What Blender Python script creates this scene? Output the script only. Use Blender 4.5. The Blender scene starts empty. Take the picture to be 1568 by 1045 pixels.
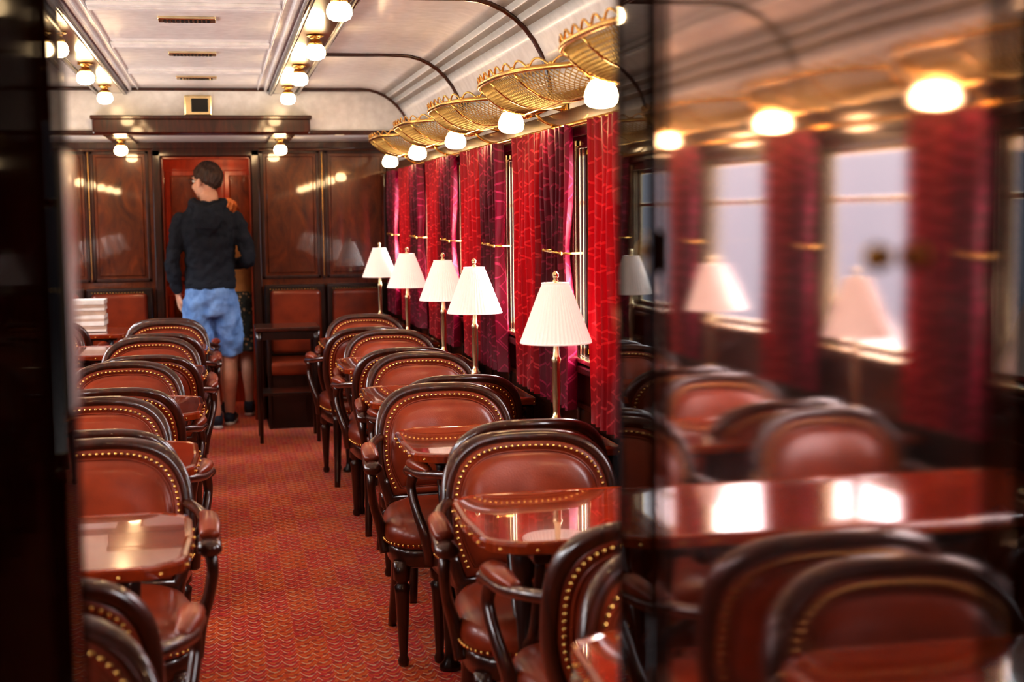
import bpy, bmesh, math, random
from mathutils import Vector, Matrix, Euler
random.seed(7)
pi=math.pi
scene=bpy.context.scene
COL=scene.collection
ZOOM=None

# ------------------------------------------------------------------ materials
def new_mat(name):
    m=bpy.data.materials.new(name); m.use_nodes=True
    nt=m.node_tree; b=nt.nodes["Principled BSDF"]
    return m,nt,b
def setp(b,**k):
    names={'base':'Base Color','rough':'Roughness','metal':'Metallic','coat':'Coat Weight','coatr':'Coat Roughness',
           'sheen':'Sheen Weight','sheenr':'Sheen Roughness','em':'Emission Color','ems':'Emission Strength','spec':'Specular IOR Level','ior':'IOR','sss':'Subsurface Weight','sheent':'Sheen Tint','trans':'Transmission Weight'}
    for a,v in k.items():
        i=b.inputs[names[a]]
        if isinstance(v,tuple) and len(v)==3: v=(*v,1)
        i.default_value=v
def coords(nt,scale=(1,1,1),rot=(0,0,0),kind='Object'):
    tc=nt.nodes.new('ShaderNodeTexCoord'); mp=nt.nodes.new('ShaderNodeMapping')
    mp.inputs['Scale'].default_value=scale; mp.inputs['Rotation'].default_value=rot
    nt.links.new(tc.outputs[kind],mp.inputs['Vector']); return mp.outputs['Vector']
def noise(nt,vec,scale,detail=4,dist=0.0,rough=.5):
    n=nt.nodes.new('ShaderNodeTexNoise'); n.inputs['Scale'].default_value=scale; n.inputs['Detail'].default_value=detail
    n.inputs['Distortion'].default_value=dist; n.inputs['Roughness'].default_value=rough
    nt.links.new(vec,n.inputs['Vector']); return n.outputs['Fac']
def ramp(nt,fac,stops):
    r=nt.nodes.new('ShaderNodeValToRGB'); e=r.color_ramp.elements
    while len(e)<len(stops): e.new(0.5)
    for i,(p,c) in enumerate(stops):
        e[i].position=p; e[i].color=(*c,1) if len(c)==3 else c
    nt.links.new(fac,r.inputs['Fac']); return r.outputs['Color']
def bump(nt,b,h,strength=.2,dist=.01):
    bp=nt.nodes.new('ShaderNodeBump'); bp.inputs['Strength'].default_value=strength; bp.inputs['Distance'].default_value=dist
    nt.links.new(h,bp.inputs['Height']); nt.links.new(bp.outputs['Normal'],b.inputs['Normal'])
    return bp.outputs['Normal']
def math_n(nt,op,a,b=None,c=None):
    n=nt.nodes.new('ShaderNodeMath'); n.operation=op
    for i,x in enumerate((a,b,c)):
        if x is None: continue
        if isinstance(x,(int,float)): n.inputs[i].default_value=x
        else: nt.links.new(x,n.inputs[i])
    return n.outputs[0]
def mixc(nt,fac,c1,c2):
    n=nt.nodes.new('ShaderNodeMix'); n.data_type='RGBA'
    for s,x in ((n.inputs[0],fac),(n.inputs[6],c1),(n.inputs[7],c2)):
        if isinstance(x,(int,float)): s.default_value=x
        elif isinstance(x,tuple): s.default_value=(*x,1)
        else: nt.links.new(x,s)
    return n.outputs[2]

def wood(name,dark,light,scale=(10,10,1.6),rough=.3,coat=1.0,coatr=.05,spec=.5):
    m,nt,b=new_mat(name)
    v=coords(nt,scale); f=noise(nt,v,3.0,6,1.2,.6)
    c=ramp(nt,f,[(.3,dark),(.7,light)])
    nt.links.new(c,b.inputs['Base Color']); setp(b,rough=rough,coat=coat,coatr=coatr,spec=spec)
    return m
M_wood=wood('mahogany',(.018,.003,.0012),(.080,.012,.003),coat=.75)
M_panel=wood('mahogany_panel',(.075,.012,.003),(.28,.056,.009),(3,3,1.2),.22,1,.03)
M_dark=wood('dark_mahogany',(.010,.0018,.001),(.028,.005,.002),coatr=.03,coat=.6)
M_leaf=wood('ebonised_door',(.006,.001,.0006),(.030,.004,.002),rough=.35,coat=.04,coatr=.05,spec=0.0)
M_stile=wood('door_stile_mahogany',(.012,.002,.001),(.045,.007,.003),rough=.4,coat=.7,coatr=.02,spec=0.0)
M_table=wood('table_mahogany',(.14,.013,.003),(.36,.052,.008),(2.2,12,2),.12,.9,.02)
M_red=wood('red_mahogany',(.24,.018,.003),(.46,.055,.006),(4,4,1.0),.3,.8,.08)
def plain(name,base,rough=.5,**k):
    m,nt,b=new_mat(name)
    v=coords(nt,(1,1,1)); f=noise(nt,v,18,3)
    d=tuple(x*.9 for x in base); l=tuple(min(1,x*1.07) for x in base)
    nt.links.new(ramp(nt,f,[(.3,d),(.7,l)]),b.inputs['Base Color']); setp(b,rough=rough,**k)
    return m
M_brass=plain('brass',(.80,.50,.16),.24,metal=1.0)
M_knob=plain('brass_knob',(.85,.52,.14),.42,metal=.8)
M_steel=plain('lock_plate_steel',(.85,.87,.92),.30,metal=.9)
M_net=plain('brass_net',(.62,.40,.13),.32,metal=1.0)
M_pbrass=plain('pale_brass',(.90,.76,.48),.2,metal=1.0)
M_white=plain('ceiling_white',(.85,.86,.88),.35,coat=.35,coatr=.12)
M_wtrim=plain('ceiling_trim_white',(.76,.77,.79),.4)
M_black=plain('black_metal',(.012,.01,.01),.35)
M_paper=plain('paper',(.8,.77,.72),.7)

def leather(name,dark,light):
    m,nt,b=new_mat(name)
    v=coords(nt); f=noise(nt,v,7,4)
    nt.links.new(ramp(nt,f,[(.3,dark),(.72,light)]),b.inputs['Base Color'])
    setp(b,rough=.34,coat=.25,coatr=.16,spec=.42)
    vo=nt.nodes.new('ShaderNodeTexVoronoi'); vo.inputs['Scale'].default_value=260; nt.links.new(v,vo.inputs['Vector'])
    bump(nt,b,vo.outputs['Distance'],.12,.002)
    return m
M_leather=leather('saddle_leather',(.15,.018,.004),(.31,.044,.009))

def mk_carpet():
    m,nt,b=new_mat('carpet_pattern')
    tc=nt.nodes.new('ShaderNodeTexCoord'); sp=nt.nodes.new('ShaderNodeSeparateXYZ')
    nt.links.new(tc.outputs['Object'],sp.inputs[0]); x,y=sp.outputs[0],sp.outputs[1]
    row=math_n(nt,'MULTIPLY',y,15.5)
    s=math_n(nt,'ABSOLUTE',math_n(nt,'SINE',math_n(nt,'MULTIPLY',x,60.0)))
    u=math_n(nt,'ADD',row,math_n(nt,'MULTIPLY',s,.75))
    fr=math_n(nt,'FRACT',u)
    line=math_n(nt,'LESS_THAN',fr,.21)
    fr2=math_n(nt,'FRACT',math_n(nt,'ADD',u,.5)); line2=math_n(nt,'LESS_THAN',fr2,.15)
    s2=math_n(nt,'SINE',math_n(nt,'MULTIPLY',x,120.0)); s3=math_n(nt,'SINE',math_n(nt,'MULTIPLY',y,97.4))
    dots=math_n(nt,'GREATER_THAN',math_n(nt,'MULTIPLY',s2,s3),.45)
    n1=noise(nt,coords(nt),34,2)
    brk=math_n(nt,'GREATER_THAN',n1,.42)
    line=math_n(nt,'MULTIPLY',line,brk)
    bx=math_n(nt,'SINE',math_n(nt,'MULTIPLY',x,30.0)); by=math_n(nt,'SINE',math_n(nt,'MULTIPLY',y,9.74))
    blk=math_n(nt,'GREATER_THAN',math_n(nt,'MULTIPLY',bx,by),0.0)
    base=mixc(nt,blk,(.90,.040,.040),(.96,.125,.014))
    c=mixc(nt,math_n(nt,'MULTIPLY',line,.92),base,(1.0,.66,.46))
    c=mixc(nt,math_n(nt,'MULTIPLY',line2,.7),c,(1.0,.38,.04))
    c=mixc(nt,math_n(nt,'MULTIPLY',dots,.6),c,(.46,.006,.018))
    nt.links.new(c,b.inputs['Base Color']); setp(b,rough=.8,sheen=.35,sheenr=.4)
    bump(nt,b,noise(nt,coords(nt),350,2),.3,.004)
    return m
M_carpet=mk_carpet()

def mk_curtain(name,a,bc,tcol):
    m,nt,b=new_mat(name)
    vo=nt.nodes.new('ShaderNodeTexVoronoi'); vo.feature='F1'; vo.distance='MANHATTAN'; vo.inputs['Scale'].default_value=9; vo.inputs['Randomness'].default_value=.75
    nt.links.new(coords(nt,(.05,1,.8),(0,0,0)),vo.inputs['Vector'])
    w=math_n(nt,'LESS_THAN',math_n(nt,'PINGPONG',vo.outputs['Distance'],.17),.028)
    c=mixc(nt,w,a,bc); nt.links.new(c,b.inputs['Base Color'])
    setp(b,rough=.32,spec=.5)
    bump(nt,b,w,.25,.004)
    out=nt.nodes['Material Output']
    tr=nt.nodes.new('ShaderNodeBsdfTranslucent'); tr.inputs[0].default_value=(*tcol,1)
    mx=nt.nodes.new('ShaderNodeMixShader'); mx.inputs[0].default_value=.15
    nt.links.new(b.outputs[0],mx.inputs[1]); nt.links.new(tr.outputs[0],mx.inputs[2]); nt.links.new(mx.outputs[0],out.inputs[0])
    return m
M_curt=mk_curtain('red_brocade',(.33,.001,.010),(.66,.045,.06),(.45,.002,.008))
M_curt_shaded=mk_curtain('red_brocade_shaded',(.16,.001,.019),(.40,.02,.08),(.28,.001,.02))  # darker copy of the red brocade: shade of the near panels painted into the colour

def mk_emit(name,col,s):
    m,nt,b=new_mat(name); v=coords(nt)
    f=noise(nt,v,30,2); c=ramp(nt,f,[(.2,tuple(x*.93 for x in col)),(.8,col)])
    nt.links.new(c,b.inputs['Emission Color']); setp(b,base=(.9,.85,.75),ems=s,rough=.3)
    return m
M_bulb=mk_emit('opal_glass_lit',(1,.72,.40),28.0)
def mk_shade():
    m,nt,b=new_mat('pleated_silk')
    f=noise(nt,coords(nt,(1,1,.2)),60,2)
    nt.links.new(ramp(nt,f,[(.3,(.82,.76,.72)),(.7,(.90,.85,.81))]),b.inputs['Base Color'])
    setp(b,rough=.8,em=(1,.82,.74),ems=.45)
    return m
M_shade=mk_shade()
def mk_glass():
    m,nt,b=new_mat('window_glass'); out=nt.nodes['Material Output']
    t=nt.nodes.new('ShaderNodeBsdfTransparent'); g=nt.nodes.new('ShaderNodeBsdfGlossy'); g.inputs['Roughness'].default_value=.02
    lw=nt.nodes.new('ShaderNodeLayerWeight'); lw.inputs['Blend'].default_value=.5
    f=math_n(nt,'MULTIPLY_ADD',math_n(nt,'POWER',lw.outputs['Facing'],4.0),.35,.04)
    mx=nt.nodes.new('ShaderNodeMixShader'); nt.links.new(f,mx.inputs[0])
    nt.links.new(t.outputs[0],mx.inputs[1]); nt.links.new(g.outputs[0],mx.inputs[2]); nt.links.new(mx.outputs[0],out.inputs[0])
    return m
M_glass=mk_glass()
def mk_mirror():
    m,nt,b=new_mat('dark_mirror_glass'); out=nt.nodes['Material Output']
    setp(b,base=(.020,.002,.001),rough=.3)
    g=nt.nodes.new('ShaderNodeBsdfGlossy'); g.inputs['Roughness'].default_value=.055; g.inputs['Color'].default_value=(1,.76,.72,1)
    g.distribution='BECKMANN'
    f=noise(nt,coords(nt,(1,2.2,.5)),1.2,1)
    bp=nt.nodes.new('ShaderNodeBump'); bp.inputs['Strength'].default_value=.03; bp.inputs['Distance'].default_value=.05
    nt.links.new(f,bp.inputs['Height']); nt.links.new(bp.outputs[0],g.inputs['Normal'])
    mx=nt.nodes.new('ShaderNodeMixShader'); mx.inputs[0].default_value=.66
    nt.links.new(b.outputs[0],mx.inputs[1]); nt.links.new(g.outputs[0],mx.inputs[2]); nt.links.new(mx.outputs[0],out.inputs[0])
    return m
M_mirror=mk_mirror()

# ------------------------------------------------------------------ mesh builder
def cr(pts,n=6,closed=False):
    P=[Vector(p) for p in pts]; out=[]; N=len(P)
    rng=N if closed else N-1
    for i in range(rng):
        if closed: p0,p1,p2,p3=P[i-1],P[i],P[(i+1)%N],P[(i+2)%N]
        else: p0=P[max(i-1,0)];p1=P[i];p2=P[i+1];p3=P[min(i+2,N-1)]
        for k in range(n):
            t=k/n
            out.append(.5*((2*p1)+(-p0+p2)*t+(2*p0-5*p1+4*p2-p3)*t*t+(-p0+3*p1-3*p2+p3)*t**3))
    if not closed: out.append(P[-1])
    return out
class MB:
    def __init__(s): s.v=[];s.f=[];s.m=[];s.s=[]
    def add(s,verts,faces,mat=0,smooth=True):
        o=len(s.v); s.v+= [tuple(v) for v in verts]
        for f in faces:
            s.f.append([o+i for i in f]); s.m.append(mat); s.s.append(smooth)
    def box(s,x0,x1,y0,y1,z0,z1,mat=0,bev=0.0,rot=None,seg=2):
        bm=bmesh.new(); bmesh.ops.create_cube(bm,size=1)
        for v in bm.verts:
            v.co.x*=abs(x1-x0); v.co.y*=abs(y1-y0); v.co.z*=abs(z1-z0)
        if bev>0: bmesh.ops.bevel(bm,geom=list(bm.edges),offset=bev,segments=seg,profile=.5,affect='EDGES')
        c=Vector(((x0+x1)/2,(y0+y1)/2,(z0+z1)/2))
        bm.verts.ensure_lookup_table()
        vs=[]
        for v in bm.verts:
            p=v.co.copy()
            if rot: p=rot@p
            vs.append(p+c)
        fs=[[v.index for v in f.verts] for f in bm.faces]; bm.free()
        s.add(vs,fs,mat,False)
    def rings(s,R,mat=0,cap0=True,cap1=True,loop=False,smooth=True,open_ring=False):
        n=len(R[0]); vs=[p for r in R for p in r]; fs=[]
        m=len(R)
        for i in range(m if loop else m-1):
            a=i*n; b=((i+1)%m)*n
            for j in range(n-1 if open_ring else n):
                k=(j+1)%n
                fs.append([a+j,a+k,b+k,b+j])
        if not loop:
            if cap0: fs.append(list(range(n))[::-1])
            if cap1: fs.append([(m-1)*n+j for j in range(n)])
        s.add(vs,fs,mat,smooth)
    def tube(s,pts,rad,seg=8,mat=0,closed=False,up=None):
        P=[Vector(p) for p in pts]; N=len(P)
        if not isinstance(rad,(list,tuple)) : rad=[rad]*N
        elif len(rad)!=N:
            K=len(rad); rr=[]
            for i in range(N):
                t=i/(N-1)*(K-1); a=int(min(t,K-2)); u=t-a
                ra,rb=rad[a],rad[a+1]
                if isinstance(ra,(tuple,list)): rr.append(tuple(ra[q]*(1-u)+rb[q]*u for q in (0,1)))
                else: rr.append(ra*(1-u)+rb*u)
            rad=rr
        R=[]; prev=None
        for i in range(N):
            if closed: t=(P[(i+1)%N]-P[i-1])
            else: t=P[min(i+1,N-1)]-P[max(i-1,0)]
            t.normalize()
            if up is not None: u=Vector(up)
            elif prev is None: u=Vector((0,0,1)) if abs(t.z)<.9 else Vector((0,1,0))
            else: u=prev
            side=t.cross(u)
            if side.length<1e-5: side=t.cross(Vector((1,0.01,0)))
            side.normalize(); n=side.cross(t); n.normalize(); prev=n
            r=rad[i]; a,b=(r if isinstance(r,(tuple,list)) else (r,r))
            R.append([P[i]+side*a*math.cos(2*pi*k/seg)+n*b*math.sin(2*pi*k/seg) for k in range(seg)])
        s.rings(R,mat,loop=closed)
    def lathe(s,prof,seg=24,org=(0,0,0),mat=0,flute=0,nfl=0,caps=True,smooth=True):
        o=Vector(org); R=[]
        for (r,z) in prof:
            ring=[]
            for k in range(seg):
                a=2*pi*k/seg; rr=r*(1+(flute*math.cos(a*nfl) if nfl else 0))
                ring.append(o+Vector((rr*math.cos(a),rr*math.sin(a),z)))
            R.append(ring)
        s.rings(R,mat,cap0=caps,cap1=caps,smooth=smooth)
    def ball(s,c,r,seg=12,rg=8,mat=0,rot=None):
        c=Vector(c); r=(r,r,r) if isinstance(r,(int,float)) else r
        vs=[];fs=[]
        def q(v):
            v=Vector(v)
            if rot: v=rot@v
            return v+c
        vs.append(q((0,0,-r[2])))
        for i in range(1,rg):
            th=-pi/2+pi*i/rg
            for k in range(seg):
                a=2*pi*k/seg; vs.append(q((r[0]*math.cos(th)*math.cos(a),r[1]*math.cos(th)*math.sin(a),r[2]*math.sin(th))))
        vs.append(q((0,0,r[2])))
        for k in range(seg): fs.append([0,1+(k+1)%seg,1+k])
        for i in range(rg-2):
            a=1+i*seg;b=a+seg
            for k in range(seg): fs.append([a+k,a+(k+1)%seg,b+(k+1)%seg,b+k])
        L=len(vs)-1;a=1+(rg-2)*seg
        for k in range(seg): fs.append([a+k,a+(k+1)%seg,L])
        s.add(vs,fs,mat,True)
    def mesh(s,name,mats):
        me=bpy.data.meshes.new(name); me.from_pydata(s.v,[],s.f)
        for m in mats: me.materials.append(m)
        me.polygons.foreach_set('material_index',s.m); me.polygons.foreach_set('use_smooth',s.s)
        bm=bmesh.new(); bm.from_mesh(me); bmesh.ops.recalc_face_normals(bm,faces=bm.faces); bm.to_mesh(me); bm.free()
        me.update(); return me
    def obj(s,name,mats,loc=(0,0,0),parent=None,rz=0):
        return place(name,s.mesh(name,mats),loc,rz,parent)
def place(name,me,loc=(0,0,0),rz=0,parent=None,scale=(1,1,1)):
    o=bpy.data.objects.new(name,me); COL.objects.link(o); o.location=loc; o.rotation_euler=(0,0,rz); o.scale=scale
    if parent: o.parent=parent
    return o
def empty(name,loc=(0,0,0)):
    e=bpy.data.objects.new(name,None); COL.objects.link(e); e.location=loc; e.empty_display_size=.1; return e

# ------------------------------------------------------------------ constants
CH=1.45            # camera height
XR,XL=1.20,-1.40; XC=-.10
Y0,Y1,YF=1.40,8.90,10.20
ZC=CH+.77
PITCH=1.19
WINR=[4.33+PITCH*k for k in range(-2,5)]
WINL=[4.47+PITCH*k for k in range(-2,5)]
HW=.39; WZ0,WZ1=.95,1.67
WT=.05   # wall thickness

# ------------------------------------------------------------------ shell
b=MB(); b.box(XL-.1,XR+.1,-1.3,11.6,-.05,0,0); b.obj('floor',[M_carpet])

def side_wall(name,tname,x,sgn,WIN):
    b=MB(); xa,xb=(x,x+WT*sgn)
    lo,hi=min(xa,xb),max(xa,xb)
    b.box(lo,hi,-1.3,11.6,0,WZ0,0); b.box(lo,hi,-1.3,11.6,WZ1,1.80,0); b.box(lo,hi,-1.3,11.6,1.80,ZC+.05,1)
    edges=[-1.3]
    for w in WIN: edges+= [w-HW,w+HW]
    edges.append(11.6)
    for i in range(0,len(edges),2): b.box(lo,hi,edges[i],edges[i+1],WZ0,WZ1,0)
    b.obj(name,[M_wood,M_white])
    b=MB()
    xi=x-.012*sgn; l2,h2=min(x,xi),max(x,xi)
    for w in WIN:
        for (ya,yb,za,zb) in ((w-.40,w+.40,.78,.80),(w-.40,w+.40,.18,.20),(w-.40,w-.38,.18,.80),(w+.38,w+.40,.18,.80)):
            b.box(l2,h2,ya,yb,za,zb,0,.003)
    xi=x-.03*sgn; l2,h2=min(x,xi),max(x,xi)
    b.box(l2,h2,Y0,YF-.03,.905,.935,0,.008)
    xi=x-.02*sgn; l2,h2=min(x,xi),max(x,xi)
    b.box(l2,h2,Y0,YF-.03,1.70,1.80,0,.006)
    b.box(l2,h2,Y0,YF-.03,0,.12,0,.006)
    xr=x-.055*sgn
    b.tube([(xr,Y0+.05,1.735),(xr,YF-.05,1.735)],.008,8,1)
    b.obj(tname,[M_wood,M_brass])
side_wall('wall_right','trim_7',XR,1,WINR); side_wall('wall_left','trim_8',XL,-1,WINL)

def ceil_profile(off=0.0):
    h=[(0,ZC),(.42,ZC),(.42,ZC-.02),(.60,ZC-.02),(.60,ZC),(.98,ZC)]
    for k in range(1,11):
        a=k/10*pi/2; h.append((.98+.32*math.sin(a),ZC-.36+.36*math.cos(a)))
    return h
hp=ceil_profile()
prof=[(XC-u,z) for u,z in reversed(hp)]+[(XC+u,z) for u,z in hp[1:]]
b=MB()
n=len(prof)
for i in range(n-1):
    (xa,za),(xb,zb)=prof[i],prof[i+1]
    b.add([(xa,Y0,za),(xb,Y0,zb),(xb,Y1,zb),(xa,Y1,za)],[[0,1,2,3]],0,abs(xa-XC)>.97 and abs(xb-XC)>.97)
b.box(XL-.1,XR+.1,-1.3,11.6,ZC+.03,ZC+.08,0)
ceil=b.obj('ceiling',[M_white])
bm=bmesh.new(); bm.from_mesh(ceil.data); bmesh.ops.remove_doubles(bm,verts=bm.verts,dist=1e-4); bm.to_mesh(ceil.data); bm.free()

b=MB()
for sg in (-1,1):
    xa,xb=sorted((XC+sg*.445,XC+sg*.575))
    b.box(xa,xb,Y0,Y1,ZC-.032,ZC-.02,0,.003)
    for u in (.43,.59):
        b.tube([(XC+sg*u,Y0,ZC-.034),(XC+sg*u,Y1,ZC-.034)],.010,8,1)
b.obj('trim_1',[M_wood,M_dark])
b=MB()
for sg in (-1,1):
    for u,w,t in ((.40,.018,.018),(.355,.008,.012)):
        xa,xb=sorted((XC+sg*u-w/2,XC+sg*u+w/2)); b.box(xa,xb,Y0,Y1,ZC-t,ZC+.001,0,.004)
yy=1.83
while yy<Y1:
    for d in (-.07,-.03,.03,.07):
        w=.010 if abs(d)<.05 else .006
        b.box(XC-.345,XC+.345,yy+d-w,yy+d+w,ZC-.014,ZC+.001,0,.004)
    b.box(XC-.345,XC+.345,yy-.02,yy+.02,ZC-.02,ZC+.001,0,.004)
    yy+=1.2
b.obj('trim_2',[M_wtrim])
b=MB()
yy=2.18
while yy<Y1-.1:
    b.box(XC-.11,XC+.11,yy-.05,yy+.05,ZC-.012,ZC,0,.003)
    for k in range(11): b.box(XC-.088+k*.0165,XC-.078+k*.0165,yy-.035,yy+.035,ZC-.0145,ZC-.011,1)
    yy+=1.2
b.obj('trim_3',[M_pbrass,M_black])
b=MB()
for y in (3.3,5.1,6.95,8.86,1.6):
    for sg in (-1,1):
        pts=[(XC+sg*(u),y,z-.004) for u,z in hp if u>=.60]
        b.tube(pts,.012,8,0,up=(0,1,0))
b.obj('trim_4',[M_wood])

# far bulkhead
b=MB()
b.box(XL,XR,Y1,Y1+.05,CH+.505,ZC+.03,0)
b.box(XL,XR,Y1-.02,Y1+.06,CH+.49,CH+.515,1,.006)
b.box(XL,XR,Y1-.012,Y1,ZC-.018,ZC-.0,1,.004)
b.box(XL,XR,Y1+.05,YF,CH+.51,CH+.53,0)
for sg in (-1,1):
    xa,xb=sorted((XC+sg*.435,XC+sg*.585)); b.box(xa,xb,Y1+.06,YF,CH+.498,CH+.51,1,.003)
b.obj('wall_bulkhead',[M_white,M_wood])
b=MB()
b.box(XC-.62,XC+.66,Y1-.10,Y1-.02,CH+.49,CH+.585,0,.012)
b.box(XC-.63,XC+.67,Y1-.115,Y1-.02,CH+.575,CH+.60,0,.006)
b.obj('trim_5',[M_wood])
b=MB()
b.box(XC-.085,XC+.075,Y1-.03,Y1,CH+.605,CH+.725,0,.006)
b.box(XC-.045,XC+.055,Y1-.036,Y1-.02,CH+.625,CH+.705,1,.003)
b.obj('trim_6',[M_pbrass,M_black])

# far wall with door opening
DX0,DX1,DZ=-.385,.225,CH+.41
b=MB()
b.box(XL,DX0,YF,YF+.06,0,CH+.85,0); b.box(DX1,XR,YF,YF+.06,0,CH+.85,0); b.box(DX0,DX1,YF,YF+.06,DZ,CH+.85,0)
b.box(XL,XR,YF-.03,YF,CH+.46,CH+.52,1,.008)
def frame(x0,x1,z0,z1,t=.03,d=.014,m=1):
    y0=YF-d
    b.box(x0,x1,y0,YF,z1-t,z1,m,.004); b.box(x0,x1,y0,YF,z0,z0+t,m,.004)
    b.box(x0,x0+t,y0,YF,z0,z1,m,.004); b.box(x1-t,x1,y0,YF,z0,z1,m,.004)
for (xa,xb) in ((-1.38,-.88),(-.86,-.47),(.29,.70),(.74,1.18)):
    frame(xa,xb,1.0,CH+.45,t=.022); b.box(xa+.04,xb-.04,YF-.010,YF,1.04,CH+.41,0,.006)
for xx in (-.87,.72):
    b.box(xx-.012,xx+.012,YF-.022,YF,1.0,CH+.45,1,.004); b.box(xx-.0015,xx+.0015,YF-.024,YF-.02,1.02,CH+.44,2)
b.box(DX0-.06,DX0,YF-.03,YF+.08,0,DZ+.05,1,.008); b.box(DX1,DX1+.06,YF-.03,YF+.08,0,DZ+.05,1,.008)
b.box(DX0-.06,DX1+.06,YF-.03,YF+.08,DZ,DZ+.06,1,.008)
b.box(DX0,DX0+.014,YF-.005,YF+.10,0,DZ,3,.003); b.box(DX1-.014,DX1,YF-.005,YF+.10,0,DZ,3,.003); b.box(DX0,DX1,YF-.005,YF+.10,DZ-.016,DZ,3,.003)
b.obj('wall_back',[M_panel,M_wood,M_brass,M_red])
# lobby beyond the doorway
b=MB()
b.box(-.75,.60,11.25,11.31,0,2.22,0); b.box(-.78,-.72,YF+.10,11.25,0,2.22,0); b.box(.57,.63,YF+.10,11.25,0,2.22,0)
for (xa,xb) in ((-.40,-.02),(.04,.42)):
    for (za,zb) in ((.2,.85),(.95,1.80)):
        b.box(xa,xb,11.225,11.25,za,zb,0,.010); b.box(xa+.04,xb-.04,11.21,11.24,za+.04,zb-.04,1,.012)
b.obj('wall_lobby',[M_red,M_panel])

# near partition
b=MB()
b.box(XL,-.17,1.34,1.40,0,ZC+.03,0); b.box(.41,XR,1.34,1.40,0,ZC+.03,0); b.box(-.17,.41,1.34,1.40,2.06,ZC+.03,0)
b.obj('wall_front',[M_wood])
b=MB()
b.box(-.95,-.89,-1.25,1.34,0,ZC+.03,0); b.box(1.0,1.06,-1.25,1.34,0,ZC+.03,0); b.box(-.95,1.06,-1.31,-1.25,0,ZC+.03,0)
b.box(-.95,1.06,-1.25,1.34,ZC-.05,ZC+.02,0)
b.obj('wall_vestibule',[M_dark])

def door_leaf(name,x,th,y0,y1,face,knob,mats):
    b=MB(); xa,xb=sorted((x,x+th)); st=.105
    z0,z1=.01,2.05
    b.box(xa,xb,y1-st,y1,z0,z1,3,.006); b.box(xa,xb,y0,y0+st,z0,z1,0,.006)
    b.box(xa,xb,y0+st,y1-st,z0,z0+.22,0,.004); b.box(xa,xb,y0+st,y1-st,z1-.12,z1,0,.004)
    e=.012
    b.box(xa+e*.4,xb-e*.4,y0+st-.002,y1-st+.002,z0+.2,z1-.1,1)
    xf=x
    for yy in (y0+st,y1-st-.010):
        q=sorted((xf,xf+.004*face)); b.box(q[0],q[1],yy,yy+.010,z0+.22,z1-.12,0,.0015)
    b.tube([(x+.004*(-face),y1-.004,z0),(x+.004*(-face),y1-.004,z1)],.007,10,3)
    if knob:
        yk,zk=knob
        b.tube([(x,yk,zk),(x+.006*face,yk,zk)],[.006,.005],10,2)
        b.ball((x+.008*face,yk,zk),(.006,.011,.008),12,8,2)
        b.ball((x+.002*face,y1-.098,CH-.035),.007,10,6,2)
        b.box(*sorted((x,x+.002*face)),y1-.103,y1-.094,CH-.055,CH-.018,2,.001)
    else:
        # steel lock case plate near the leading edge
        b.box(*sorted((x,x+.006*face)),y1-.060,y1-.002,CH-.165,CH+.055,4,.002)
    return b.obj(name,mats)
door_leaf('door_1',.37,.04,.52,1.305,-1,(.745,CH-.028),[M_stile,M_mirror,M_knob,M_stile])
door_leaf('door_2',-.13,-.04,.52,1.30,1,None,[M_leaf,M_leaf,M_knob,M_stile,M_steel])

# ------------------------------------------------------------------ windows
def window_mesh(sg):
    b=MB()
    def bx(xa,xb,*r,**k): 
        q=sorted((xa*sg,xb*sg)); b.box(q[0],q[1],*r,**k)
    d0,d1=-.006,WT-.002
    for (ya,yb) in ((-HW,-HW+.010),(HW-.010,HW)): bx(d0,d1,ya,yb,WZ0,WZ1,mat=0,bev=.003)
    bx(d0,d1,-HW,HW,WZ0,WZ0+.010,mat=0,bev=.003); bx(d0,d1,-HW,HW,WZ1-.010,WZ1,mat=0,bev=.003)
    for k,xx in enumerate((-.002,.010)):
        for ya in (-HW+.010,HW-.016): bx(xx,xx+.005,ya,ya+.006,WZ0+.010,WZ1-.010,mat=1,bev=.001)
    for s2 in (-1,1):
        for k in range(4):
            yc=s2*(HW+.010+k*.022)
            bx(-.012,0,yc-.005,yc+.005,WZ0-.03,WZ1+.02,mat=1,bev=.002)
        q=sorted((s2*HW,s2*(HW+.09))); bx(-.005,0,q[0],q[1],WZ0-.03,WZ1+.02,mat=3,bev=.001)
    for (ya,yb) in ((-HW+.010,-HW+.030),(HW-.030,HW-.010)): bx(.026,.042,ya,yb,WZ0+.010,WZ1-.010,mat=1,bev=.004)
    bx(.026,.042,-HW+.010,HW-.010,WZ0+.010,WZ0+.032,mat=1,bev=.004); bx(.026,.042,-HW+.010,HW-.010,WZ1-.032,WZ1-.010,mat=1,bev=.004)
    bx(.028,.040,-HW+.010,HW-.010,WZ1-.20,WZ1-.182,mat=1,bev=.003)
    x=.034*sg
    b.add([(x,-HW+.026,WZ0+.026),(x,HW-.026,WZ0+.026),(x,HW-.026,WZ1-.026),(x,-HW+.026,WZ1-.026)],[[0,1,2,3]],2,False)
    bx(-.028,.015,-HW-.02,HW+.02,WZ0-.010,WZ0+.008,mat=1,bev=.004)
    return b.mesh('window',[M_wood,M_pbrass,M_glass,M_black])
wr,wl=window_mesh(1),window_mesh(-1)
k=1
for WIN,me,xw,sg in ((WINR,wr,XR,1),(WINL,wl,XL,-1)):
    for w in WIN:
        place('window_%d'%k,me,(xw,w,0)); k+=1
        L=bpy.data.lights.new('daylight_portal','AREA'); L.shape='RECTANGLE'; L.size=.72; L.size_y=.78
        L.cycles.is_portal=True
        o=bpy.data.objects.new('daylight_portal',L); COL.objects.link(o)
        o.location=(xw+sg*(WT+.01),w,(WZ0+WZ1)/2); o.rotation_euler=(0,sg*pi/2,0)

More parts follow.
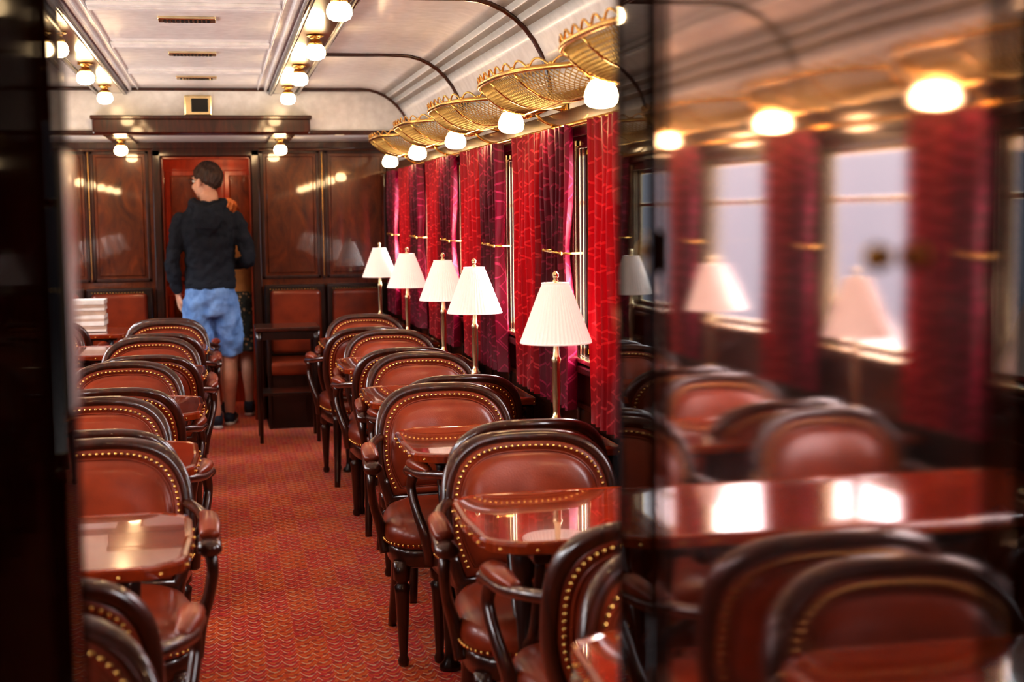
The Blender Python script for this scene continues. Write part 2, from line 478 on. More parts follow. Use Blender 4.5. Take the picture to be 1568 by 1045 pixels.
# curtains
def curtain_mesh(w,seed,side,mat,tie):
    rnd=random.Random(seed); b=MB(); NY,NZ=72,28
    z0,z1=.78,1.735; R=[]
    nf=w/.074; ph=rnd.random()*6
    for i in range(NZ+1):
        z=z0+(z1-z0)*i/NZ
        t=math.exp(-((z-1.31)/.12)**2) if tie else 0; sc=1-.10*t
        row=[]
        for j in range(NY+1):
            u=j/NY; y=(u-.5)*w*sc + side*(1-sc)*w*.5
            a=2*pi*nf*u+ph
            amp=.022*(1-.3*t)
            x=amp*math.sin(a)+.004*math.sin(2.3*a+z*4+seed)+.003*math.sin(z*9+seed+u*5)
            row.append((x,y+.009*math.cos(a*1.0+z*3),z))
        R.append(row)
    b.rings(R,0,open_ring=True,cap0=False,cap1=False)
    if tie:
        ya,yb=-w*.47,w*.12
        b.tube([(-.034,ya,1.31),(-.034,yb,1.315)],.004,8,1)
        b.ball((-.034,ya,1.31),.007,8,6,1); b.ball((-.034,yb,1.315),.007,8,6,1)
        b.tube([(-.034,ya,1.31),(.04,ya,1.31)],.004,6,1)
        b.tube([(-.034,yb,1.315),(.04,yb,1.315)],.004,6,1)
    return b.mesh('curtain',[mat,M_brass])
cA=[curtain_mesh(.43,s,1,M_curt_shaded,True) for s in (1,5)]; cB=[curtain_mesh(.43,s,-1,M_curt,False) for s in (2,9)]
cLa=curtain_mesh(.20,3,1,M_curt_shaded,True); cLb=curtain_mesh(.20,4,-1,M_curt,False)
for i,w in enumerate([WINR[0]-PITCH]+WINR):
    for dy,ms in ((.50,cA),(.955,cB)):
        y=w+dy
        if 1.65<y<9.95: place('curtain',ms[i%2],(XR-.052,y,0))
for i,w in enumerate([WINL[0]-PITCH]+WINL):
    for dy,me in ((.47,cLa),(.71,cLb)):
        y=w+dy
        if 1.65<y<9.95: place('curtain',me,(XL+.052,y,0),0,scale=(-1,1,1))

# ------------------------------------------------------------------ luggage racks with lamps
def rack_mesh():
    b=MB(); L=1.12
    def sec(v):
        P=[(0.0,.10),(.08,.0),(.24,-.005),(.33,.115)]
        a=[(1-v)**3,3*v*(1-v)**2,3*v*v*(1-v),v**3]
        return sum(a[i]*P[i][0] for i in range(4)),sum(a[i]*P[i][1] for i in range(4))
    def S(t,v,off=0):
        w,h=sec(v); e=abs(2*t-1)
        s=1-.50*e**3
        return Vector((-(w*s)-off-.008,(t-.5)*L,h*(1-.20*e**3)+.02*e**3))
    NT,NV=112,30
    for k in range(-NV,NT+1,2):
        for dr in (1,-1):
            pts=[]
            for j in range(NV+1):
                i=(k+j) if dr==1 else (k+NV-j)
                if 0<=i<=NT: pts.append(S(i/NT,j/NV))
            if len(pts)>2: b.tube(pts[::3] if len(pts)>8 else pts,.0020,3,1)
    for v in (0.0,.5): b.tube([S(i/24,v) for i in range(25)],.004,6,0)
    rim=[S(i/32,1) for i in range(33)]
    b.tube(rim,.009,8,0)
    for t in (0,.25,.5,.75,1): b.tube([S(t,j/12) for j in range(13)],.005 if 0<t<1 else .009,6,0)
    NS=12
    for q in range(NS):
        t0,t1=q/NS,(q+1)/NS
        pts=[]
        for j in range(9):
            u=j/8; p=S(t0+(t1-t0)*u,1); pts.append(p+Vector((-.006*math.sin(pi*u),0,.028*math.sin(pi*u))))
        b.tube(pts,.0036,5,0)
        b.ball(S(t0,1)+Vector((0,0,.010)),.006,6,5,0)
    return b.mesh('luggage_rack',[M_brass,M_net])
def lamp_wall_mesh():
    b=MB()
    b.lathe([(.012,.075),(.020,.060),(.024,.045),(.030,.038),(.032,.026),(.026,.022)],16,(0,0,0),0)
    prof=[(.022,.026),(.031,.018),(.040,.002),(.045,-.016),(.043,-.032),(.033,-.043),(.016,-.048),(.003,-.049)]
    b.lathe(prof,48,(0,0,0),1,flute=.03,nfl=12)
    b.tube(cr([(0,0,.07),(.05,0,.075),(.12,0,.05),(.19,0,.03)],5),.007,8,0)
    b.tube(cr([(.19,0,-.03),(.12,0,-.01),(.08,0,.03),(.05,0,.07)],5),.005,8,0)
    b.box(.185,.197,-.03,.03,-.05,.08,0,.004)
    return b.mesh('wall_lamp',[M_brass,M_bulb])
RM=rack_mesh(); LM=lamp_wall_mesh()
for k in range(-2,4):
    yl=3.95+PITCH*k
    yc=yl+PITCH/2
    if yc-.56<1.42: yc=1.42+.57
    place('luggage_rack',RM,(XR,yc,CH+.308)); place('luggage_rack',RM,(XL,yc,CH+.308),pi)
for k in range(-1,5):
    yl=3.68+PITCH*k
    place('wall_lamp',LM,(XR-.20,yl,CH+.32)); place('wall_lamp',LM,(XL+.20,yl,CH+.32),pi)
def lamp_ceil_mesh():
    b=MB()
    b.lathe([(.034,.062),(.036,.056),(.020,.050),(.018,.040),(.028,.034),(.030,.022),(.022,.02)],16,(0,0,0),0)
    b.lathe([(.022,.024),(.034,.016),(.041,.0),(.042,-.016),(.035,-.031),(.02,-.039),(.003,-.041)],32,(0,0,0),1,flute=.02,nfl=10)
    return b.mesh('ceiling_lamp',[M_brass,M_bulb])
CM=lamp_ceil_mesh()
for y in (2.4,3.6,4.8,6.0,7.2,8.4):
    for sg in (-1,1): place('ceiling_lamp',CM,(XC+sg*.51,y,ZC-.032-.062))
for sg in (-1,1): place('ceiling_lamp',CM,(XC+sg*.51,9.6,CH+.498-.062))

# ------------------------------------------------------------------ chairs
def arch(d,n=48):
    a,h,zc,zb=.245-d,.232-d,.622,.455+d
    ab=.210-d
    pts=[]
    zb=min(zb,zc-.002)
    for k in range(8):
        u=k/8; pts.append((-(ab+(a-ab)*math.sin(u*pi/2)),zb+(zc-zb)*u))
    e=2/3.2
    for k in range(n+1):
        t=pi-pi*k/n; c,s=math.cos(t),math.sin(t)
        pts.append((a*math.copysign(abs(c)**e,c),zc+h*abs(s)**e))
    for k in range(7,-1,-1):
        u=k/8; pts.append(((ab+(a-ab)*math.sin(u*pi/2)),zb+(zc-zb)*u))
    nb=8
    for k in range(1,nb): pts.append((ab-2*ab*k/nb,zb))
    return pts
def bmap(x,z,off): return (x,.205+(z-.45)*.17-.95*x*x+off,z)
def chair_mesh():
    b=MB(); W,Lt,Br=0,1,2
    ringd=[(.007,-.025),(0,-.016),(-.002,0),(0,.016),(.007,.025),(.020,.026),(.027,.018),(.029,0),(.027,-.018),(.020,-.026)]
    R=[[bmap(x,z,o) for x,z in arch(d)] for d,o in ringd]
    b.rings(R,W,loop=True)
    for sg,rl in ((-1,[(.024,.012),(.029,.025),(.047,.028),(.052,.021),(.059,.034),(.080,.044),(.115,.050),(.14,.052),(.155,.053)]),
                  (1,[(.024,.012),(.029,.022),(.047,.023),(.052,.018),(.059,.026),(.085,.030),(.12,.032),(.155,.033)])):
        R=[[bmap(x,z,sg*o) for x,z in arch(d)] for d,o in rl]
        b.rings(R,Lt,cap0=False)
        b.tube([bmap(x,z,sg*.026) for x,z in arch(.052)],.0035,6,Lt,closed=True)
        P=[Vector(bmap(x,z,sg*(.030 if sg<0 else .025))) for x,z in arch(.038)][1:-8]
        acc=0
        for i in range(1,len(P)):
            sgm=(P[i]-P[i-1]).length; 
            while acc<=sgm:
                b.ball(P[i-1].lerp(P[i],acc/sgm),(.0054,.0042,.0054),6,4,Br); acc+=.0165
            acc-=sgm
    def seat(d,z,n=56):
        a,bb=.255-d,.245-d; pts=[]
        for k in range(n):
            t=2*pi*k/n; c,s=math.cos(t),math.sin(t); e=2/3.6
            y=bb*math.copysign(abs(s)**e,s); x=a*math.copysign(abs(c)**e,c)*(1-.16*(y/bb+1)/2)
            pts.append((x,y-.03,z))
        return pts
    b.rings([seat(d,z) for d,z in ((.012,.325),(.002,.335),(0,.375),(.006,.388))],W)
    b.rings([seat(d,z) for d,z in ((.006,.385),(-.006,.396),(-.010,.415),(-.006,.442),(.010,.462),(.045,.476),(.11,.486),(.18,.489))],Lt)
    P=[Vector(p) for p in seat(-.012,.402,112)]
    acc=0
    for i in range(1,len(P)):
        sgm=(P[i]-P[i-1]).length
        while acc<=sgm: b.ball(P[i-1].lerp(P[i],acc/sgm),.0052,6,4,Br); acc+=.0175
        acc-=sgm
    for sx in (-1,1):
        b.lathe([(.012,0),(.017,.006),(.019,.02),(.013,.035),(.015,.06),(.024,.24),(.027,.262),(.018,.270),(.018,.276),(.028,.284),(.028,.345)],14,(sx*.205,-.215,0),W)
        b.tube(cr([(sx*.175,.165,.37),(sx*.178,.185,.2),(sx*.19,.245,0)],5),[.024,.02,.015],8,W)
        b.tube(cr([(sx*.172,.160,.34),(sx*.190,.165,.43),(sx*.218,.165,.54)],4),[.022,.02,.016],8,W)
        b.tube(cr([(sx*.228,.175,.685),(sx*.262,.10,.675),(sx*.284,.0,.660),(sx*.288,-.10,.652),(sx*.288,-.175,.644)],6),
               [(.014,.014),(.016,.014),(.020,.015),(.026,.015),(.030,.018)],10,W,up=(0,0,1))
        b.ball((sx*.288,-.185,.640),(.031,.022,.022),12,8,W)
        b.tube(cr([(sx*.272,.055,.680),(sx*.286,-.02,.683),(sx*.289,-.10,.678),(sx*.289,-.160,.668)],5),
               [(.012,.008),(.024,.018),(.028,.021),(.024,.014)],12,Lt,up=(0,0,1))
        b.tube(cr([(sx*.288,-.155,.635),(sx*.294,-.175,.585),(sx*.282,-.135,.51),(sx*.258,-.105,.43),(sx*.246,-.12,.35)],6),
               [(.017,.020),(.014,.018),(.014,.020),(.017,.024),(.018,.022)],10,W)
    return b.mesh('dining_chair',[M_wood,M_leather,M_brass])
CHM=chair_mesh()
def chair(x,yb,away=False,rz=0):
    if away: place('dining_chair',CHM,(x,yb+.27,0),pi+rz)
    else: place('dining_chair',CHM,(x,yb-.27,0),rz)
rnd=random.Random(3)
for x,yb in ((.83,2.42),(.800,3.78),(.745,4.93),(.83,6.08),(.84,7.30),(.83,8.50)): chair(x,yb,False,rnd.uniform(-.02,.02))
for x,yb in ((.85,2.60),(.865,3.97),(.86,5.15),(.81,6.29),(.76,7.50)): chair(x,yb,True,rnd.uniform(-.02,.02))
for x,yb in ((-.345,2.22),(-.335,3.95),(-.42,4.88),(-.395,6.06),(-.345,7.25),(-.32,8.35)): 
    chair(x,yb,False,rnd.uniform(-.04,.04)); chair(-1.0,yb+.03,False,rnd.uniform(-.03,.03))
for x,yb in ((-.365,2.42),(-.36,4.12),(-.385,5.12),(-.34,6.30),(-.34,7.46),(-.33,8.56)):
    chair(x,yb,True,rnd.uniform(-.04,.04)); chair(-1.0,yb+.03,True,rnd.uniform(-.03,.03))

# ------------------------------------------------------------------ tables
def table_mesh(Lx,sg,hy=.285):
    b=MB()
    o=[(0,-.19),(.006,-.225),(.02,-.245),(.055,-hy+.012),(.085,-hy),(Lx,-hy),(Lx,hy),(.085,hy),(.055,hy-.012),(.02,.245),(.006,.225),(0,.19),(-.008,0)]
    cx=Lx/2
    def off(d): return [(x+(d if x<cx else 0) , y-(math.copysign(d,y) if abs(y)>.2 else 0)) for x,y in o]
    R=[]
    for d,z in ((.010,.712),(.0,.716),(0,.734),(.003,.740),(.012,.742),(.018,.7395)):
        R.append([(x*sg,y,z) for x,y in off(d)])
    b.rings(R,0,smooth=False)
    P=[Vector((x*sg,y,.724)) for x,y in off(-.001)]; P=P[6:]+P[:6]
    acc=.03
    for i in range(1,len(P)-0):
        s=(P[i]-P[i-1]).length
        if abs(P[i].x-P[i-1].x)<1e-6 and abs(P[i].x)>Lx-.01: continue
        while acc<=s: b.ball(P[i-1].lerp(P[i],acc/s),.0045,8,5,2); acc+=.085
        acc-=s
    q=sorted((.07*sg,Lx*sg)); b.box(q[0],q[1],-hy+.06,hy-.06,.698,.714,1,.003)
    lx=.14*sg
    b.lathe([(.035,0),(.035,.015),(.020,.03),(.016,.06),(.022,.20),(.017,.42),(.026,.56),(.018,.585),(.030,.60),(.034,.708)],16,(lx,0,0),1)
    b.box(lx-.02,lx+.02,-.2,.2,.67,.70,1,.006)
    for s2 in (-1,1):
        b.tube(cr([(lx,0,.42),(lx,s2*.10,.50),(lx,s2*.18,.68)],5),.012,8,1)
    b.tube(cr([(lx,0,.40),((.14+.22)*sg,0,.50),((Lx-.10)*sg,0,.68)],6),.014,8,1)
    q=sorted(((Lx-.03)*sg,Lx*sg)); b.box(q[0],q[1],-hy+.03,hy-.03,.62,.708,1,.004)
    return b.mesh('dining_table',[M_table,M_dark,M_brass])
TR=table_mesh(XR-.575,1); TL=table_mesh(1.28,-1)
for y in (2.0,3.22,4.38,5.56,6.78,7.98): place('dining_table',TR,(.54,y,0))
for y in (1.82,3.2,4.32,5.48,6.68,7.86): place('dining_table',TL,(-.085,y,0))
TS=table_mesh(.42,1); place('dining_table',TS,(XR-.455,9.28,0))
TSl=table_mesh(.8,-1); place('dining_table',TSl,(XL+.835,9.2,0))
b=MB()
b.box(.20,.61,9.08,9.46,.715,.74,0,.006)
for x in (.225,.585):
    for y in (9.11,9.43): b.lathe([(.012,0),(.014,.3),(.020,.66),(.022,.715)],10,(x,y,0),1)
b.box(.215,.60,9.10,9.12,.66,.715,1,.003); b.box(.215,.60,9.42,9.44,.66,.715,1,.003)
b.box(.215,.235,9.10,9.44,.66,.715,1,.003); b.box(.575,.60,9.10,9.44,.66,.715,1,.003)
b.box(.225,.585,9.12,9.42,.30,.32,1,.003)
b.obj('side_table',[M_wood,M_dark])

# ------------------------------------------------------------------ table lamps
def table_lamp_mesh():
    b=MB()
    b.lathe([(.062,0),(.064,.006),(.060,.012),(.046,.018),(.022,.028),(.014,.04),(.020,.055),(.022,.062),(.013,.075),(.011,.09),(.015,.15),(.013,.24),(.017,.252),(.011,.262),(.009,.30),(.006,.49),(.009,.492),(.010,.496),(.005,.50),(.011,.508),(.011,.516),(.003,.524)],20,(0,0,0),0)
    N=200; R=[]
    for (r,z) in ((.117,.305),(.1165,.309),(.100,.350),(.080,.400),(.060,.450),(.0455,.483),(.044,.487)):
        ring=[]
        for k in range(N):
            q=(0,1,0,-1)[k%4]; rr=r*(1+.024*q); a=2*pi*k/N
            ring.append(Vector((rr*math.cos(a),rr*math.sin(a),z)))
        R.append(ring)
    b.rings(R,1,cap0=False,cap1=False)
    ring=lambda r,z:[(r*math.cos(2*pi*k/40),r*math.sin(2*pi*k/40),z) for k in range(40)]
    b.tube(ring(.118,.305),.0028,6,1,closed=True); b.tube(ring(.045,.487),.0025,6,1,closed=True)
    for k in range(3):
        a=2*pi*k/3; b.tube([(0,0,.487),(.044*math.cos(a),.044*math.sin(a),.487)],.0018,5,0)
    return b.mesh('table_lamp',[M_pbrass,M_shade])
TLM=table_lamp_mesh()
ZT=.7425
for (x,y) in ((1.01,3.10),(1.01,4.27),(1.0,5.65),(1.01,6.54),(1.0,7.76),(1.0,9.13)): place('table_lamp',TLM,(x,y,ZT),random.random(),scale=(.93,.93,1.0))
for y in (1.95,3.12,4.18,5.48,6.68,7.86,9.25): place('table_lamp',TLM,(-1.22,y,ZT),random.random(),scale=(.93,.93,1.0))

# magazines stack on far-left table
b=MB(); z=0
for i in range(9):
    h=.016+.006*(i%3); a=rnd.uniform(-.06,.06)
    b.box(-.13,.13,-.10,.10,z,z+h,i%2,.002,rot=Matrix.Rotation(a,3,'Z')); z+=h
b.obj('magazine_stack',[M_paper,plain('cover_paper',(.55,.42,.33),.6)],(-.84,9.2,ZT))

# ------------------------------------------------------------------ benches at far wall
def bench(name,x0,x1,n):
    b=MB(); y1=YF-.035
    b.box(x0,x1,9.72,y1,0,.36,0,.006)
    w=(x1-x0)/n
    for i in range(n):
        xa,xb=x0+i*w+.01,x0+(i+1)*w-.01
        b.box(xa,xb,9.70,y1-.02,.36,.46,1,.03,seg=4)
        b.box(xa-.006,xb+.006,y1-.07,y1,.46,.96,0,.012)
        b.box(xa+.03,xb-.03,y1-.11,y1-.05,.48,.925,1,.028,seg=4)
        for k in range(int((xb-xa-.06)/.02)): b.ball((xa+.035+k*.02,y1-.074,.93),.005,6,4,2)
    for xx in (x0,x1-.03): b.box(xx,xx+.03,9.70,y1,0,.66,0,.01)
    b.obj(name,[M_dark,M_leather,M_brass])
bench('bench_seat',.29,1.165,2); bench('bench_seat',-1.365,-.46,2)

# ------------------------------------------------------------------ people
M_skin=plain('skin',(.74,.42,.29),.5,sss=.08)
M_navy=plain('navy_cloth',(.014,.019,.032),.85)
def mk_denim():
    m,nt,b=new_mat('denim_blue'); f=noise(nt,coords(nt,(1,1,.6)),14,5)
    nt.links.new(ramp(nt,f,[(.3,(.10,.21,.46)),(.7,(.24,.40,.70))]),b.inputs['Base Color']); setp(b,rough=.85); return m
M_denim=mk_denim()
def mk_hair(name,c):
    m,nt,b=new_mat(name); f=noise(nt,coords(nt,(60,60,9)),2.0,4)
    nt.links.new(ramp(nt,f,[(.3,tuple(x*.45 for x in c)),(.7,tuple(x*1.7 for x in c))]),b.inputs['Base Color']); setp(b,rough=.5)
    bump(nt,b,f,.9,.01); return m
M_hairD=mk_hair('hair_dark_brown',(.050,.020,.009))
M_hairB=mk_hair('hair_auburn',(.30,.10,.025))
M_shoe=plain('shoe_navy',(.02,.025,.05),.6); M_sole=plain('shoe_sole',(.75,.75,.75),.6)
M_top=plain('tan_knit',(.50,.24,.07),.8)
def mk_floral():
    m,nt,b=new_mat('floral_cloth'); vo=nt.nodes.new('ShaderNodeTexVoronoi'); vo.inputs['Scale'].default_value=28
    nt.links.new(coords(nt),vo.inputs['Vector'])
    nt.links.new(ramp(nt,vo.outputs['Distance'],[(.22,(.45,.30,.16)),(.34,(.03,.035,.03))]),b.inputs['Base Color']); setp(b,rough=.8); return m
M_floral=mk_floral()
M_eye=plain('eye_white',(.8,.8,.78),.2); M_iris=plain('iris',(.03,.02,.015),.2); M_lip=plain('lip',(.45,.16,.13),.45)
def part(b,name,mats,parent,voxel=None,disp=0):
    o=b.obj(name,mats,(0,0,0),parent)
    if voxel:
        r=o.modifiers.new('rm','REMESH'); r.mode='VOXEL'; r.voxel_size=voxel; r.use_smooth_shade=True
        sm=o.modifiers.new('sm','SMOOTH'); sm.factor=.6; sm.iterations=4
    if disp:
        tx=bpy.data.textures.new('folds','CLOUDS'); tx.noise_scale=.07
        d=o.modifiers.new('d','DISPLACE'); d.texture=tx; d.strength=disp; d.mid_level=.5
    return o
def hand(b,w,dirv,palmn,curl=.5):
    w=Vector(w); d=Vector(dirv).normalized(); n=Vector(palmn).normalized(); s=d.cross(n).normalized()
    b.tube([w-d*.02,w+d*.02,w+d*.05,w+d*.088],[(.026,.022),(.032,.018),(.040,.016),(.036,.013)],12,0,up=tuple(n))
    for i,(o,L) in enumerate(((-.030,.062),(-.010,.074),(.010,.078),(.029,.068))):
        base=w+d*.080+s*o; pts=[base]; ang=0; p=base.copy()
        for seg_,fr in enumerate((.42,.32,.26)):
            ang+=curl*(.5 if seg_==0 else .8)
            p=p+(d*math.cos(ang)+n*math.sin(ang))*L*fr; pts.append(p.copy())
        b.tube(pts,[.0095,.009,.008,.0065],8,0); b.ball(pts[-1],.0068,8,6,0)
    t0=w+d*.025+s*.030
    b.tube([t0,t0+d*.03+s*.022+n*.006,t0+d*.058+s*.026+n*.016],[.013,.0105,.008],8,0); b.ball(t0+d*.058+s*.026+n*.016,.0082,8,6,0)
def shoe(b,ax,ay,rot):
    R=Matrix.Rotation(rot,3,'Z')
    def T(x,y,z): 
        v=R@Vector((x,y,0)); return (ax+v.x,ay+v.y,z)
    b.tube([T(0,-.075,.045),T(0,-.05,.05),T(0,.03,.06),T(0,.11,.045),T(0,.17,.036),T(0,.20,.03)],[(.02,.02),(.036,.044),(.040,.050),(.045,.034),(.042,.026),(.022,.014)],14,0,up=(0,0,1))
    b.tube([T(0,-.01,.05),T(0,-.015,.11)],[.042,.038],12,0)
    b.tube([T(0,-.082,.014),T(0,-.05,.014),T(0,.05,.014),T(0,.12,.014),T(0,.18,.014),T(0,.208,.016)],[(.02,.013),(.038,.014),(.040,.014),(.048,.014),(.040,.014),(.018,.012)],14,1,up=(0,0,1))
def head(parent,c,yaw,hairmat,longhair=False,glasses=False,s=1.0):
    c=Vector(c); R=Matrix.Rotation(yaw,3,'Z')
    T=lambda x,y,z: c+R@Vector((x*s,y*s,z*s))
    b=MB()
    b.ball(T(0,-.012,.03),(.074*s,.092*s,.088*s),20,14,0,rot=R)
    b.ball(T(0,.022,-.03),(.058*s,.066*s,.078*s),18,12,0,rot=R)
    b.ball(T(0,.050,-.085),(.028*s,.026*s,.022*s),12,8,0,rot=R)
    b.tube([T(0,.078,.018),T(0,.098,-.012),T(0,.106,-.028),T(0,.086,-.038)],[.009*s,.012*s,.015*s,.010*s],8,0)
    for sx in (-1,1):
        b.ball(T(sx*.084,-.004,-.008),(.012*s,.020*s,.032*s),10,8,0,rot=R)
        b.ball(T(sx*.036,.066,-.028),(.022*s,.02*s,.024*s),10,8,0,rot=R)
        b.ball(T(sx*.030,.074,.030),(.024*s,.012*s,.009*s),10,8,0,rot=R)
    b.tube([T(0,-.02,-.06),T(0,-.025,-.12)],[.050*s,.054*s],14,0)
    part(b,'head',[M_skin],parent,.007)
    b=MB()
    for sx in (-1,1):
        b.ball(T(sx*.031,.076,.010),(.013*s,.011*s,.010*s),10,8,0,rot=R); b.ball(T(sx*.031,.0845,.010),.0055*s,8,6,1,rot=R)
        b.tube([T(sx*.015,.088,.036),T(sx*.033,.087,.042),T(sx*.050,.074,.036)],[.003,.004,.002],6,3)
    b.ball(T(0,.084,-.058),(.022*s,.010*s,.007*s),12,8,2,rot=R)
    part(b,'face_features',[M_eye,M_iris,M_lip,hairmat],parent)
    b=MB()
    seg,rg=96,34
    R2=[]; rr=random.Random(4); jit=[rr.uniform(-.014,.014) for _ in range(seg)]
    for i in range(rg+1):
        row=[]
        for k in range(seg):
            az=2*pi*k/seg; fy=math.sin(az)
            lim=pi*(.63-.16*fy-.02*math.cos(2*az)+jit[k]) if not longhair else pi*(.66-.22*fy)
            th=lim*i/rg
            fade=1-.08*max(0,(i/rg-.75)*4)**1.5
            n=(1+.022*math.sin(az*13+th*9)+.016*math.sin(az*29+7*th)+.022*math.sin(az*5-9*th)+rr.uniform(-.006,.006))*fade
            x=.083*math.sin(th)*math.cos(az)*n; y=.101*math.sin(th)*math.sin(az)*n-.014; z=.101*math.cos(th)*n+.033
            row.append(T(x,y,z))
        R2.append(row)
    b.rings(R2,0,cap0=False,cap1=True)
    if longhair:
        b.tube([T(0,-.06,.04),T(0,-.085,-.05),T(0,-.085,-.15),T(.01,-.08,-.26),T(.01,-.07,-.33)],[(.07,.04),(.085,.045),(.085,.035),(.07,.03),(.02,.012)],16,0,up=tuple(R@Vector((0,1,0))))
    part(b,'hair',[hairmat],parent)
    if glasses:
        b=MB()
        for sx in (-1,1):
            b.tube([T(sx*.034+.021*math.cos(a),.098,.008+.015*math.sin(a)) for a in [2*pi*k/16 for k in range(16)]],.0018,6,0,closed=True)
            b.tube([T(sx*.056,.096,.014),T(sx*.078,.05,.014),T(sx*.084,-.005,.012)],.0016,6,0)
        b.tube([T(-.013,.098,.012),T(.013,.098,.012)],.0018,6,0)
        part(b,'glasses',[M_black],parent)

man=empty('man',(-.072,9.86,0))
b=MB()
U=(0,1,0)
b.tube([(0,0,.985),(0,0,1.0),(0,0,1.08),(0,0,1.20),(0,0,1.32),(0,0,1.41),(0,0,1.465),(0,0,1.505),(0,.0,1.55)],
       [(.168,.12),(.172,.125),(.162,.118),(.165,.115),(.185,.120),(.196,.116),(.175,.10),(.13,.08),(.072,.062)],28,0,up=U)
b.tube(cr([(-.150,0,1.450),(-.195,-.005,1.385),(-.222,-.02,1.27),(-.243,-.04,1.13),(-.236,-.015,1.03),(-.218,.02,.935)],3),[.058,.060,.054,.048,.046,.037],14,0)
b.tube(cr([(.150,0,1.450),(.200,-.005,1.385),(.233,-.02,1.27),(.260,-.035,1.16),(.235,.08,1.13),(.18,.20,1.12)],3),[.058,.060,.054,.050,.046,.040],14,0)
b.tube(cr([(-.085,.05,1.55),(-.10,-.03,1.535),(-.06,-.095,1.50),(0,-.115,1.485),(.06,-.095,1.50),(.10,-.03,1.535),(.085,.05,1.55)],4),[.022,.03,.036,.040,.036,.03,.022],10,0)
b.tube([(0,-.10,1.50),(0,-.130,1.44),(0,-.134,1.37),(0,-.118,1.31)],[(.10,.03),(.115,.036),(.085,.030),(.02,.010)],16,0,up=U)
part(b,'jacket',[M_navy],man,.009,.042)
b=MB()
b.tube([(0,0,.955),(0,0,.965),(0,0,1.005),(0,0,1.015)],[(.162,.115),(.170,.122),(.170,.122),(.16,.11)],28,0,up=U)
part(b,'jacket_hem',[M_navy],man)
b=MB()
b.tube([(0,0,.99),(0,0,.93),(0,0,.86),(0,0,.79),(0,0,.76)],[(.155,.11),(.172,.13),(.186,.138),(.180,.13),(.12,.09)],24,0,up=U)
b.tube([(-.095,0,.88),(-.095,0,.76),(-.070,.0,.62),(-.045,.0,.515)],[(.092,.12),(.096,.118),(.092,.105),(.092,.10)],18,0,up=U)
b.tube([(.095,0,.88),(.105,.02,.76),(.118,.05,.62),(.125,.07,.505)],[(.092,.12),(.095,.118),(.090,.105),(.088,.10)],18,0,up=U)
part(b,'shorts',[M_denim],man,.009,.036)
b=MB()
b.tube(cr([(-.075,0,.72),(-.035,.0,.53),(-.028,-.02,.44),(-.02,-.035,.34),(.0,-.03,.20),(.015,-.02,.08)],3),[.075,.062,.054,.058,.042,.036],14,0)
b.tube(cr([(.11,.04,.72),(.118,.07,.53),(.116,.07,.44),(.112,.07,.34),(.108,.11,.20),(.104,.14,.08)],3),[.075,.060,.052,.057,.041,.035],14,0)
b.tube([(0,-.01,1.50),(0,.0,1.60)],[.056,.053],14,0)
part(b,'body',[M_skin],man,.009)
b=MB(); hand(b,(-.215,.025,.925),(.08,.12,-1),(1,.3,0),.45); part(b,'hand_1',[M_skin],man,.0045)
b=MB(); hand(b,(.17,.21,1.12),(-.75,.6,.0),(-.3,-.3,-1),.6); part(b,'hand_2',[M_skin],man,.0045)
b=MB(); shoe(b,.015,.0,.12); part(b,'shoe_1',[M_shoe,M_sole],man)
b=MB(); shoe(b,.104,.16,-.1); part(b,'shoe_2',[M_shoe,M_sole],man)
head(man,(-.005,.02,1.675),math.radians(50),M_hairD,glasses=True,s=1.06)

wm=empty('woman',(.095,10.46,0)); wm.scale=(.95,.95,.95)
b=MB()
b.tube([(0,0,.93),(0,0,1.02),(0,0,1.15),(0,0,1.27),(0,0,1.33),(0,0,1.37),(0,0,1.40)],[(.155,.11),(.135,.10),(.15,.11),(.175,.11),(.16,.09),(.10,.07),(.055,.05)],24,0,up=U)
b.tube(cr([(-.14,0,1.31),(-.18,0,1.18),(-.19,-.02,1.05),(-.15,.12,.98),(-.08,.2,1.0)],3),[.055,.05,.043,.038,.03],12,0)
b.tube(cr([(.14,0,1.31),(.18,-.01,1.18),(.195,-.03,1.04),(.19,-.02,.92),(.18,.0,.82)],3),[.055,.05,.043,.038,.03],12,0)
part(b,'sweater',[M_top],wm,.010,.015)
b=MB()
b.tube([(0,0,.98),(0,0,.88),(0,0,.75),(0,0,.60),(0,0,.50)],[(.135,.10),(.175,.13),(.19,.14),(.20,.15),(.205,.155)],28,0,up=U)
part(b,'skirt',[M_floral],wm,.010,.02)
b=MB()
for sx in (-1,1):
    b.tube(cr([(sx*.08,0,.62),(sx*.08,.0,.46),(sx*.082,-.02,.33),(sx*.085,-.01,.18),(sx*.085,0,.07)],3),[.07,.052,.052,.036,.031],12,0)
b.tube([(0,-.01,1.36),(0,0,1.46)],[.045,.044],12,0)
part(b,'body',[M_skin],wm,.009)
for i,sx in enumerate((-1,1)):
    b=MB(); shoe(b,sx*.085,.0,-sx*.1); part(b,'shoe_%d'%(i+1),[M_shoe,M_sole],wm)
b=MB(); hand(b,(.18,.0,.82),(0,.1,-1),(-1,.3,0),.45); part(b,'hand_1',[M_skin],wm,.0045)
b=MB(); hand(b,(-.08,.2,1.0),(.6,.6,.2),(.2,.2,-1),.5); part(b,'hand_2',[M_skin],wm,.0045)
head(wm,(-.03,.01,1.52),math.radians(-20),M_hairB,longhair=True)

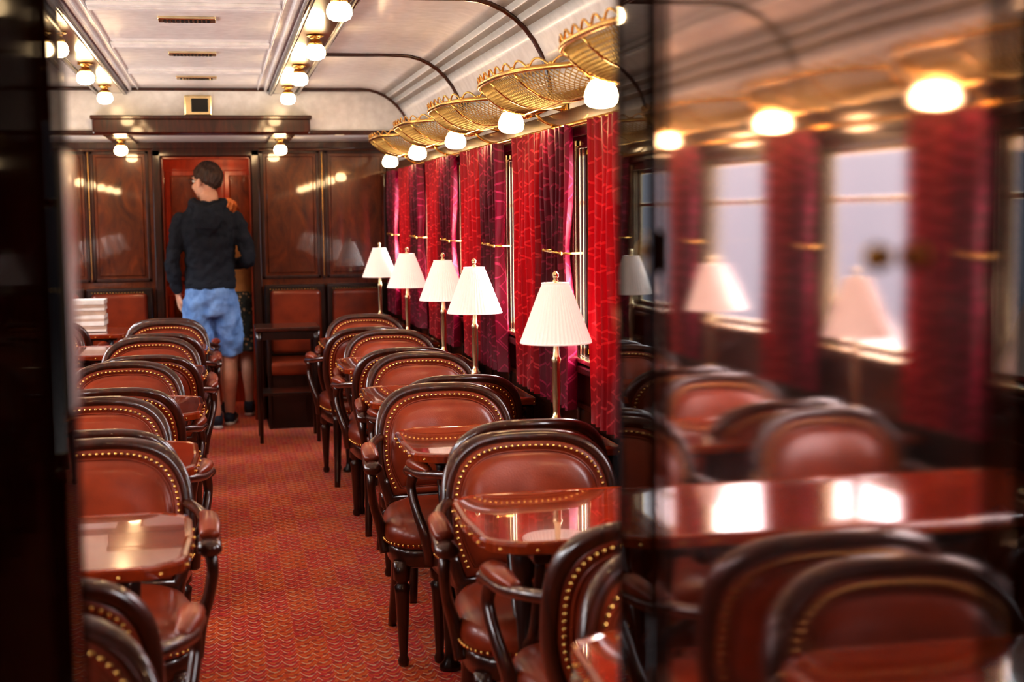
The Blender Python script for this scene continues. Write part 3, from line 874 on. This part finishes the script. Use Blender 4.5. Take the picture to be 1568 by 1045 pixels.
# ------------------------------------------------------------------ lights
def pt(name,loc,p,r=.05,col=(1,.72,.42)):
    L=bpy.data.lights.new(name,'POINT'); L.energy=p; L.color=col; L.shadow_soft_size=r
    o=bpy.data.objects.new(name,L); COL.objects.link(o); o.location=loc
place('ceiling_lamp',CM,(.0,10.42,ZC+.03-.062))
pt('lobby_lamp_light',(.04,10.32,2.07),9.0,.04,(1,.62,.32))
place('ceiling_lamp',CM,(.12,-.15,ZC-.05-.062))  # added unseen fixture behind the camera, goes with the fill light below
pt('vestibule_fill_light',(.12,-.15,2.0),8.0,.04,(1,.66,.36))  # added warm fill, put in to brighten the door knob and stiles

# world : overcast sky, hazy dim skyline band, pale platform below
w=bpy.data.worlds.new('overcast_sky'); scene.world=w; w.use_nodes=True
nt=w.node_tree; bg=nt.nodes['Background']
tc=nt.nodes.new('ShaderNodeTexCoord'); sp=nt.nodes.new('ShaderNodeSeparateXYZ'); nt.links.new(tc.outputs['Generated'],sp.inputs[0])
mp=nt.nodes.new('ShaderNodeMapping'); mp.inputs['Scale'].default_value=(5,5,2.5); nt.links.new(tc.outputs['Generated'],mp.inputs['Vector'])
nz=nt.nodes.new('ShaderNodeTexNoise'); nz.inputs['Scale'].default_value=2.2; nz.inputs['Detail'].default_value=3; nt.links.new(mp.outputs[0],nz.inputs['Vector'])
zz=math_n(nt,'MULTIPLY_ADD',sp.outputs[2],.5,.5)
zz=math_n(nt,'ADD',zz,math_n(nt,'MULTIPLY_ADD',nz.outputs['Fac'],.05,-.025))
r=nt.nodes.new('ShaderNodeValToRGB'); nt.links.new(zz,r.inputs[0])
e=r.color_ramp.elements
while len(e)<5: e.new(.5)
for i,(p,c) in enumerate(((0,(.50,.48,.46)),(.41,(.50,.48,.46)),(.455,(.046,.050,.060)),(.575,(.072,.080,.092)),(.64,(.92,.95,1)))):
    e[i].position=p; e[i].color=(*c,1)
nt.links.new(r.outputs[0],bg.inputs[0]); bg.inputs[1].default_value=14.0

# ------------------------------------------------------------------ camera
cam=bpy.data.cameras.new('camera'); co=bpy.data.objects.new('camera',cam); COL.objects.link(co)
cam.sensor_width=36; cam.lens=50; cam.clip_start=.02
co.matrix_world=Matrix.Translation((0,0,CH))@Matrix.Rotation(math.radians(-11.53),4,'Z')@Matrix.Rotation(math.radians(90-5.18),4,'X')@Matrix.Rotation(math.radians(-.7),4,'Z')
cam.dof.use_dof=True; cam.dof.focus_distance=5.4; cam.dof.aperture_fstop=3.2
if ZOOM:
    cx,cy,kz=ZOOM; cam.lens*=kz; cam.dof.aperture_fstop*=kz
    cam.shift_x=(cx-784)/1568*kz; cam.shift_y=-(cy-522.5)/1568*kz
scene.camera=co
scene.view_settings.view_transform='Standard'
scene.view_settings.look='None'
scene.view_settings.exposure=0.58
scene.view_settings.gamma=0.82
